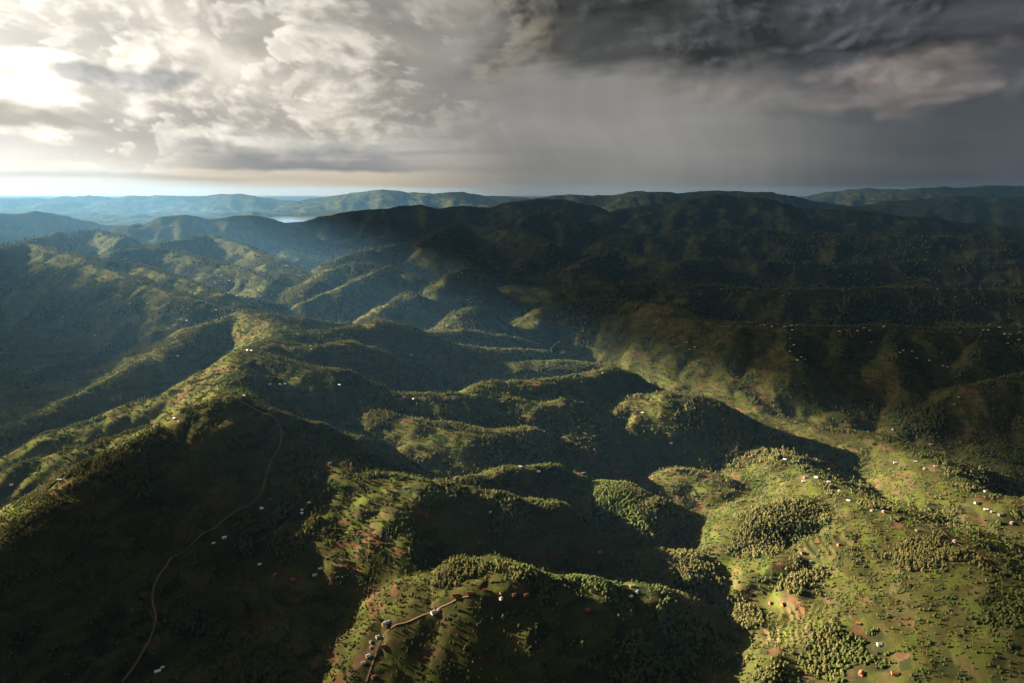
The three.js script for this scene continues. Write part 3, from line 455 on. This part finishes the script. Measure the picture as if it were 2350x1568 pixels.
// ------------------------------------------------------------------ unseen cloud sheet added and cut to cast shade: it stands before the sun, outside the picture to the upper left, and shades the right, far hills, left valley and foreground air
{
  const ALT = 15000, off = [SUN.x / SUN.y * (ALT - 70), SUN.z / SUN.y * (ALT - 70)];
  const shade = SHADE.map((poly) => poly.map(([u, v, w]) => u === 'at' ? [v, w] : v < 500 ? [u, v] : (([x, , z]) => [x, z])(onHeight(u, v, 70))));
  const signed = (poly, x, z) => {
    let inside = false, best = 1e12;
    for (let i = 0, j = poly.length - 1; i < poly.length; j = i++) {
      const [ax, az] = poly[j], [bx, bz] = poly[i], ex = bx - ax, ez = bz - az, t = clamp(((x - ax) * ex + (z - az) * ez) / (ex * ex + ez * ez), 0, 1);
      best = Math.min(best, (x - ax - ex * t) ** 2 + (z - az - ez * t) ** 2);
      if ((az > z) !== (bz > z) && x < (bx - ax) * (z - az) / (bz - az) + ax) inside = !inside;
    }
    return (inside ? 1 : -1) * Math.sqrt(best);
  };
  const S = 90, X0 = -7000, Z0 = -21000, nx = 230, nz = 246, m = new Float32Array(nx * nz);
  for (let j = 0; j < nz; j++) for (let i = 0; i < nx; i++) {
    const x = X0 + i * S, z = Z0 + j * S; let best = -1e9;
    for (const p of shade) best = Math.max(best, signed(p, x, z));
    const R = Math.hypot(x, z), rag = Math.min(R * 0.045, 400) * fbm(x / 900 + 3, z / 900, 4);
    m[j * nx + i] = best + rag + 35;
  }
  const sheet = (name, label, opacity, keep) => {
    const pos = [], idx = [], at = new Map();
    const vert = (i, j, top) => {
      const key = (j * nx + i) * 2 + (top ? 1 : 0); if (at.has(key)) return at.get(key);
      const x = X0 + i * S, z = Z0 + j * S, d = Math.sqrt(clamp(m[j * nx + i] / 900, 0, 1)), b = puffs(x / 700, z / 700, 4);
      pos.push(x + off[0], ALT + (top ? 6 + 26 * d * (0.5 + b) : -3 - 14 * d * (0.4 + b)), z + off[1]); at.set(key, pos.length / 3 - 1); return pos.length / 3 - 1;
    };
    for (let j = 0; j + 1 < nz; j++) for (let i = 0; i + 1 < nx; i++) {
      if (!keep(X0 + i * S, Z0 + j * S) || Math.min(m[j * nx + i], m[j * nx + i + 1], m[(j + 1) * nx + i], m[(j + 1) * nx + i + 1]) <= 0) continue;
      for (const top of [false, true]) { const a = vert(i, j, top), b = vert(i + 1, j, top), c = vert(i, j + 1, top), d = vert(i + 1, j + 1, top); if (top) idx.push(a, c, b, b, c, d); else idx.push(a, b, c, b, d, c); }
    }
    const g = new THREE.BufferGeometry(); g.setAttribute('position', new THREE.Float32BufferAttribute(pos, 3)); g.setIndex(idx); g.computeVertexNormals();
    const o = new THREE.Mesh(g, new THREE.MeshStandardMaterial({ color: new THREE.Color().setRGB(0.8, 0.8, 0.8), roughness: 1, transparent: true, opacity, side: THREE.DoubleSide }));
    o.name = name; o.castShadow = o.receiveShadow = true; o.userData = { kind: 'structure', label, category: 'cloud' };
    scene.add(o);
  };
  const beyond = (x, z) => -z + 600 * noise(x / 1500, z / 1500) > 8600 + 0.5 * Math.max(0, x);
  sheet('added_shade_cloud', 'unseen dense cloud sheet added to shade land and haze below', 0.8, (x, z) => !beyond(x, z));
  sheet('added_thin_shade_cloud', 'unseen thin cloud sheet added to dim the sun on far hills', 0.52, beyond);  // added so part of the sunlight still reaches the far haze
}
// ------------------------------------------------------------------ roads, tracks, stream, lake
function ribbon(line, w, lift) {
  const pos = [], uv = [], idx = []; let s = 0;
  line.forEach(([x, z], i) => {
    const a = line[Math.max(0, i - 1)], b = line[Math.min(line.length - 1, i + 1)]; let dx = b[0] - a[0], dz = b[1] - a[1]; const l = Math.hypot(dx, dz) || 1; dx /= l; dz /= l;
    if (i) s += Math.hypot(x - line[i - 1][0], z - line[i - 1][1]);
    const ww = w * (1 + 0.22 * noise(s / 14, w)) / 2, ys = [-1, 0, 1].map((k) => H(x - dz * ww * k, z + dx * ww * k)), top = Math.max(...ys) * 0.5 + ys[1] * 0.5;
    [-1, 0, 1].forEach((k, n) => { pos.push(x - dz * ww * k, Math.max(top, ys[n]) + lift, z + dx * ww * k); uv.push(k * w / 6, s / 6); });
    if (i) for (let n = 0; n < 2; n++) { const p = (i - 1) * 3 + n, q = i * 3 + n; idx.push(p, p + 1, q, p + 1, q + 1, q); }
  });
  const g = new THREE.BufferGeometry(); g.setAttribute('position', new THREE.Float32BufferAttribute(pos, 3)); g.setAttribute('uv', new THREE.Float32BufferAttribute(uv, 2)); g.setIndex(idx); g.computeVertexNormals(); return g;
}
const dirtMat = new THREE.MeshStandardMaterial({ map: grain(3, [0.45, 0.34, 0.26], 0.3), roughness: 1 });
const ochreMat = new THREE.MeshStandardMaterial({ map: grain(4, [0.42, 0.31, 0.22], 0.3), roughness: 1 });
const gravelMat = new THREE.MeshStandardMaterial({ map: grain(6, [0.82, 0.82, 0.80], 0.15), roughness: 0.8 });
const waterMat = new THREE.MeshPhysicalMaterial({ color: new THREE.Color().setRGB(0.02, 0.03, 0.03), roughness: 0.12 });
roadDefs.forEach((r, i) => { const o = new THREE.Mesh(ribbon(r.line, r.w, r.water ? 0.35 : 0.45), r.water ? waterMat : r.pale ? gravelMat : i === 0 || i === 2 ? dirtMat : ochreMat); tag(shadows(o), r.water ? 'stream' : r.w > 1.85 && r.w < 2.6 ? 'dirt_road' : 'footpath', r.label, r.water ? 'stream' : r.w > 1.85 && r.w < 2.6 ? 'road' : 'path', null, 'structure'); });
{
  const s = new THREE.Shape(), n = 60; for (let i = 0; i <= n; i++) { const a = i / n * 6.28318, k = 1 + 0.12 * Math.sin(3 * a + 1) + 0.08 * Math.sin(5 * a); const x = Math.cos(a) * LAKE.rx * 1.12 * k, y = Math.sin(a) * LAKE.rz * 1.12 * k; if (i) s.lineTo(x, y); else s.moveTo(x, y); }
  const o = new THREE.Mesh(new THREE.ShapeGeometry(s), new THREE.MeshPhysicalMaterial({ color: new THREE.Color().setRGB(0.03, 0.04, 0.045), roughness: 0.06 }));
  o.rotation.x = -Math.PI / 2; o.position.set(LAKE.x, LAKE.y, LAKE.z);
  tag(o, 'lake', 'bright lake shining between the far left hills', 'lake', null, 'structure');
}
// ------------------------------------------------------------------ plants: shapes
function lobeGeo(r, detail, rad, cx, cy, cz, sy) {
  const g = new THREE.IcosahedronGeometry(1, detail), p = g.attributes.position;
  for (let i = 0; i < p.count; i++) { const x = p.getX(i), y = p.getY(i), z = p.getZ(i), k = rad * (0.78 + 0.45 * hash(Math.round(x * 50) + Math.round(cx * 31), Math.round(y * 50) * 7 + Math.round(z * 50) + Math.round(cy * 17))); p.setXYZ(i, cx + x * k, cy + y * k * sy, cz + z * k); }
  g.deleteAttribute('uv'); g.computeVertexNormals(); return g;
}
function leafGeo(r, n, size, place) {
  const pos = [], nor = [];
  for (let i = 0; i < n; i++) {
    const [x, y, z] = place(), a = new THREE.Vector3(r() - 0.5, r() - 0.5, r() - 0.5).normalize(), b = new THREE.Vector3(r() - 0.5, r() - 0.5, r() - 0.5).cross(a).normalize(), c = a.clone().cross(b), s = size * (0.6 + 0.8 * r());
    for (const [p, q] of [[-1, -0.6], [1, -0.6], [0, 1.1]]) pos.push(x + (a.x * p + b.x * q) * s, y + (a.y * p + b.y * q) * s, z + (a.z * p + b.z * q) * s);
    for (let k = 0; k < 3; k++) nor.push(c.x, c.y, c.z);
  }
  const g = new THREE.BufferGeometry(); g.setAttribute('position', new THREE.Float32BufferAttribute(pos, 3)); g.setAttribute('normal', new THREE.Float32BufferAttribute(nor, 3)); return g;
}
function crownGeo(seed, { h, lo, rad, lobes, leaves, detail, spread = 1, taper = 0.5 }) {
  const r = rng(seed), list = [], gs = [];
  for (let i = 0; i < lobes; i++) { const t = (i + 0.5) / lobes, y = lo + (h - lo) * (0.12 + 0.8 * t), rr = rad * (1 - taper * t) * (0.6 + 0.25 * r()), a = i * 2.4 + r(), d = rad * spread * (1 - 0.75 * t) * (0.5 + 0.5 * r()); list.push([Math.cos(a) * d, y, Math.sin(a) * d, rr]); gs.push(lobeGeo(r, detail, rr, Math.cos(a) * d, y, Math.sin(a) * d, 0.85 + 0.3 * r())); }
  gs.forEach((g, i) => { if (g.index) gs[i] = g.toNonIndexed(); });
  gs.push(leafGeo(r, leaves, 0.34, () => { const [x, y, z, R] = list[Math.floor(r() * list.length)], v = new THREE.Vector3(r() - 0.5, r() - 0.4, r() - 0.5).normalize().multiplyScalar(R * (0.85 + 0.5 * r())); return [x + v.x, y + v.y, z + v.z]; }));
  return mergeGeometries(gs);
}
function trunkGeo(seed, h, r0, limbs) {
  const r = rng(seed), gs = []; const bar = (a, b, r1, r2) => { const d = new THREE.Vector3().subVectors(b, a), g = new THREE.CylinderGeometry(r2, r1, d.length(), 5, 1, true); g.translate(0, d.length() / 2, 0); g.applyQuaternion(new THREE.Quaternion().setFromUnitVectors(new THREE.Vector3(0, 1, 0), d.normalize())); g.translate(a.x, a.y, a.z); gs.push(g.toNonIndexed()); };
  bar(new THREE.Vector3(0, -0.8, 0), new THREE.Vector3(0, h, 0), r0, r0 * 0.35);
  for (let i = 0; i < limbs; i++) { const y = h * (0.45 + 0.4 * i / limbs), a = i * 2.3 + r(); bar(new THREE.Vector3(0, y, 0), new THREE.Vector3(Math.cos(a) * h * 0.22, y + h * 0.2, Math.sin(a) * h * 0.22), r0 * 0.5, r0 * 0.2); }
  const g = mergeGeometries(gs); g.deleteAttribute('uv'); return g;
}
const leafMat = () => { const m = new THREE.MeshPhysicalMaterial({ roughness: 1, transmission: 0.22, thickness: 0, side: THREE.DoubleSide }); m.specularIntensity = 0; return m; };
const leaf = leafMat(); leaf.color.setRGB(1, 1, 1);
const barkMat = new THREE.MeshStandardMaterial({ color: new THREE.Color().setRGB(0.13, 0.1, 0.075), roughness: 1 });
const KIND = {
  eucalyptus: { geo: [1, 2, 3].map((s) => crownGeo(100 + s, { h: 7.6, lo: 1.6, rad: 2.0, lobes: 6, leaves: 60, detail: 0, spread: 0.75, taper: 0.35 })), tone: [[0.145, 0.135, 0.043], [0.11, 0.114, 0.038], [0.168, 0.14, 0.056]] },
  round: { geo: [1, 2].map((s) => crownGeo(200 + s, { h: 4.8, lo: 0.9, rad: 2.2, lobes: 6, leaves: 56, detail: 0, spread: 0.85, taper: 0.3 })), tone: [[0.092, 0.124, 0.031], [0.126, 0.131, 0.041], [0.082, 0.097, 0.033]] },
  bush: { geo: [1, 2].map((s) => crownGeo(300 + s, { h: 2.1, lo: 0, rad: 1.25, lobes: 3, leaves: 22, detail: 0, spread: 0.9, taper: 0.2 })), tone: [[0.097, 0.126, 0.031], [0.116, 0.164, 0.031], [0.116, 0.108, 0.041], [0.078, 0.089, 0.029]] },
};
// ------------------------------------------------------------------ plants: where they stand
const HALF = 43.5 * Math.PI / 180, plants = { eucalyptus: [], round: [], bush: [] };
{
  const r = rng(4242);
  const put = (kind, x, z, s, tint) => plants[kind].push([x, H(x, z), z, s, r() * 6.283, tint]);
  const free = (x, z) => !roadCells.has(Math.floor(x / 4) + ',' + Math.floor(z / 4)) && !houseCells.has(Math.floor(x / 6) + ',' + Math.floor(z / 6));
  const bands = [[430, 1300, 0.24], [1300, 2300, 0.11], [2300, 4200, 0.018], [4200, 6000, 0.002]];
  for (const [r0, r1, dens] of bands) {
    const area = HALF * (r1 * r1 - r0 * r0), n = Math.floor(area * dens), grow = r0 < 1300 ? 0.8 : r0 < 2000 ? 0.95 : r0 < 4000 ? 1.6 : 2.6;
    for (let i = 0; i < n; i++) {
      const R = Math.sqrt(r0 * r0 + (r1 * r1 - r0 * r0) * r()), a = (r() * 2 - 1) * HALF, x = Math.sin(a) * R, z = -Math.cos(a) * R, t = r(), t2 = r();
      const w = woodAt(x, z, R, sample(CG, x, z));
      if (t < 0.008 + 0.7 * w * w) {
        if (!free(x, z)) continue;
        const e = noise(x / 240 + 60, z / 240) + 0.5 * (t2 - 0.5);
        put(e > -0.08 ? 'eucalyptus' : 'round', x, z, grow * (0.6 + 0.55 * r()), Math.floor(r() * 3));
      } else if (t > 0.45 && R < 4200 && w < 0.6) {
        // hedges and crops along the terrace edges and field strips
        const h = H(x, z), f = h / 4.2 + 0.25 * noise(x / 90, z / 90), fr = f - Math.floor(f), [patch, edge] = plotAt(x, z, h, R);
        if ((edge < 0.07 || patch > 0.86 || (fr > 0.82 && terraceAt(x, z) > 0.5)) && free(x, z) && t2 < 0.85) put('bush', x, z, grow * (0.5 + 0.75 * r()), patch > 0.86 ? Math.floor(patch * 80) % 4 : Math.floor(r() * 4));
        else if (t2 > 0.93 && free(x, z)) put(r() < 0.5 ? 'round' : 'eucalyptus', x, z, grow * (0.4 + 0.4 * r()), Math.floor(r() * 3));
      }
    }
  }
}
console.log('plants', plants.eucalyptus.length, plants.round.length, plants.bush.length);
function seen(x, y, z) { const R = Math.hypot(x, z); for (let t = 0.3; t < 0.985; t += 0.012) if (H(x * t, z * t) > CAM_Y + (y - CAM_Y) * t) return false; return R > 0; }
function project(x, y, z) { const X = x, Y = y - CAM_Y, f = -Y * sinP - z * cosP, up = Y * cosP - z * sinP; return [1175 + 1566 * X / f, 784 - 1566 * up / f]; }
// the 300 trees that show largest are trees of their own
{
  const cand = [];
  for (const kind of ['eucalyptus', 'round']) plants[kind].forEach((p, i) => { const R = Math.hypot(p[0], p[2], p[1] - CAM_Y); if (R < 1250) { const [u, v] = project(p[0], p[1] + 4, p[2]); if (u > 6 && u < 2344 && v < 1560) cand.push([p[3] * (kind === 'round' ? 4.8 : 7.6) / R, kind, i, u, v]); } });
  cand.sort((a, b) => b[0] - a[0]);
  const crowns = { eucalyptus: [1, 2, 3].map((s) => crownGeo(500 + s, { h: 7.6, lo: 1.6, rad: 2.0, lobes: 8, leaves: 150, detail: 1, spread: 0.8, taper: 0.35 })), round: [1, 2].map((s) => crownGeo(600 + s, { h: 4.8, lo: 0.9, rad: 2.2, lobes: 8, leaves: 150, detail: 1, spread: 0.9, taper: 0.3 })) };
  const trunks = { eucalyptus: trunkGeo(1, 6, 0.17, 4), round: trunkGeo(2, 3.4, 0.2, 4) };
  const mats = {}; for (const k of ['eucalyptus', 'round']) mats[k] = KIND[k].tone.map((t) => { const m = leafMat(); m.color.setRGB(...t); return m; });
  const ZONES = [
    [(u, v) => u < 700 && v > 1150, 'on the dark foreground hillside at the lower left'],
    [(u, v) => u < 1000 && v > 1280, 'on the dark slope left of the bottom ridge track'],
    [(u, v) => u < 1560 && v > 1395, 'on the shaded brown slope below the bottom ridge houses'],
    [(u, v) => u < 1010 && v > 1260, 'at the left end of the bottom ridge near the track'],
    [(u, v) => u < 1090 && v > 1320, 'beside the largest red roof on the bottom ridge'],
    [(u, v) => u < 1100 && v > 1260, 'on the bottom ridge crest left of its highest point'],
    [(u, v) => u < 1190 && v > 1330, 'below the bottom ridge crest near the small white house'],
    [(u, v) => u < 1190 && v > 1260, 'on the highest part of the bottom ridge crest'],
    [(u, v) => u < 1300 && v > 1260, 'on the bottom ridge crest beyond the two orange roofs'],
    [(u, v) => u < 1420 && v > 1260, 'on the bottom ridge left of the blue roofed house'],
    [(u, v) => u < 1560 && v > 1260, 'around the blue roofed house at the bottom ridge end'],
    [(u, v) => u < 1740 && v > 1395, 'in the valley fields right of the bottom ridge end'],
    [(u, v) => u < 2000 && v > 1480, 'at the bottom edge among the right hand fields'],
    [(u, v) => u < 2000 && v > 1395, 'around the orange walled house in the right hand fields'],
    [(u, v) => u >= 1560 && v > 1230 && u < 2050, 'on the small wooded hump in the right hand fields'],
    [(u, v) => u >= 1950, 'on the dim slope at the right edge'],
    [(u, v) => u > 1340 && v > 1080, 'on the wooded valley knoll and its surroundings'],
    [() => true, 'on the central ridges beyond the foreground hill'],
  ];
  const taken = { eucalyptus: new Set(), round: new Set() }; let n = 0;
  for (const [, kind, i, u, v] of cand) {
    if (n >= 300) break;
    const p = plants[kind][i]; if (!seen(p[0], p[1] + 3, p[2])) continue;
    taken[kind].add(i); n++;
    const g = new THREE.Group(); g.position.set(p[0], p[1], p[2]); g.rotation.y = p[4]; g.scale.setScalar(p[3]);
    part('trunk', trunks[kind], barkMat, g); part('crown', crowns[kind][i % crowns[kind].length], mats[kind][p[5]], g);
    const where = ZONES.find((q) => q[0](u, v))[1];
    tag(g, kind === 'round' ? 'broadleaf_tree' : 'eucalyptus_tree', (kind === 'round' ? 'low round crowned tree ' : 'tall narrow crowned tree ') + where, 'tree', 'trees ' + where);
  }
  for (const kind of ['eucalyptus', 'round']) plants[kind] = plants[kind].filter((_, i) => !taken[kind].has(i));
}
for (const [kind, name, label, category] of [['eucalyptus', 'eucalyptus_wood', 'distant woods of tall trees covering crests and hillsides', 'woods'], ['round', 'broadleaf_wood', 'distant low leafy trees scattered over the hills', 'woods'], ['bush', 'hedge_and_crop_cover', 'low green hedges and crops along the terraced fields', 'crops']]) {
  const K = KIND[kind], m4 = new THREE.Matrix4(), q = new THREE.Quaternion(), up = new THREE.Vector3(0, 1, 0), col = new THREE.Color(), r = rng(9);
  K.geo.forEach((geo, k) => {
    const list = plants[kind].filter((_, i) => i % K.geo.length === k), o = new THREE.InstancedMesh(geo, leaf, list.length);
    list.forEach((p, i) => { q.setFromAxisAngle(up, p[4]); m4.compose(new THREE.Vector3(p[0], p[1], p[2]), q, new THREE.Vector3(p[3] * (0.85 + 0.3 * r()), p[3], p[3] * (0.85 + 0.3 * r()))); o.setMatrixAt(i, m4); const t = K.tone[p[5] % K.tone.length], b = 0.75 + 0.5 * r(); o.setColorAt(i, col.setRGB(t[0] * b * (0.9 + 0.2 * r()), t[1] * b, t[2] * b)); });
    o.castShadow = o.receiveShadow = true; tag(o, name, label, category, null, 'stuff');
  });
}
renderer.render(scene, camera);
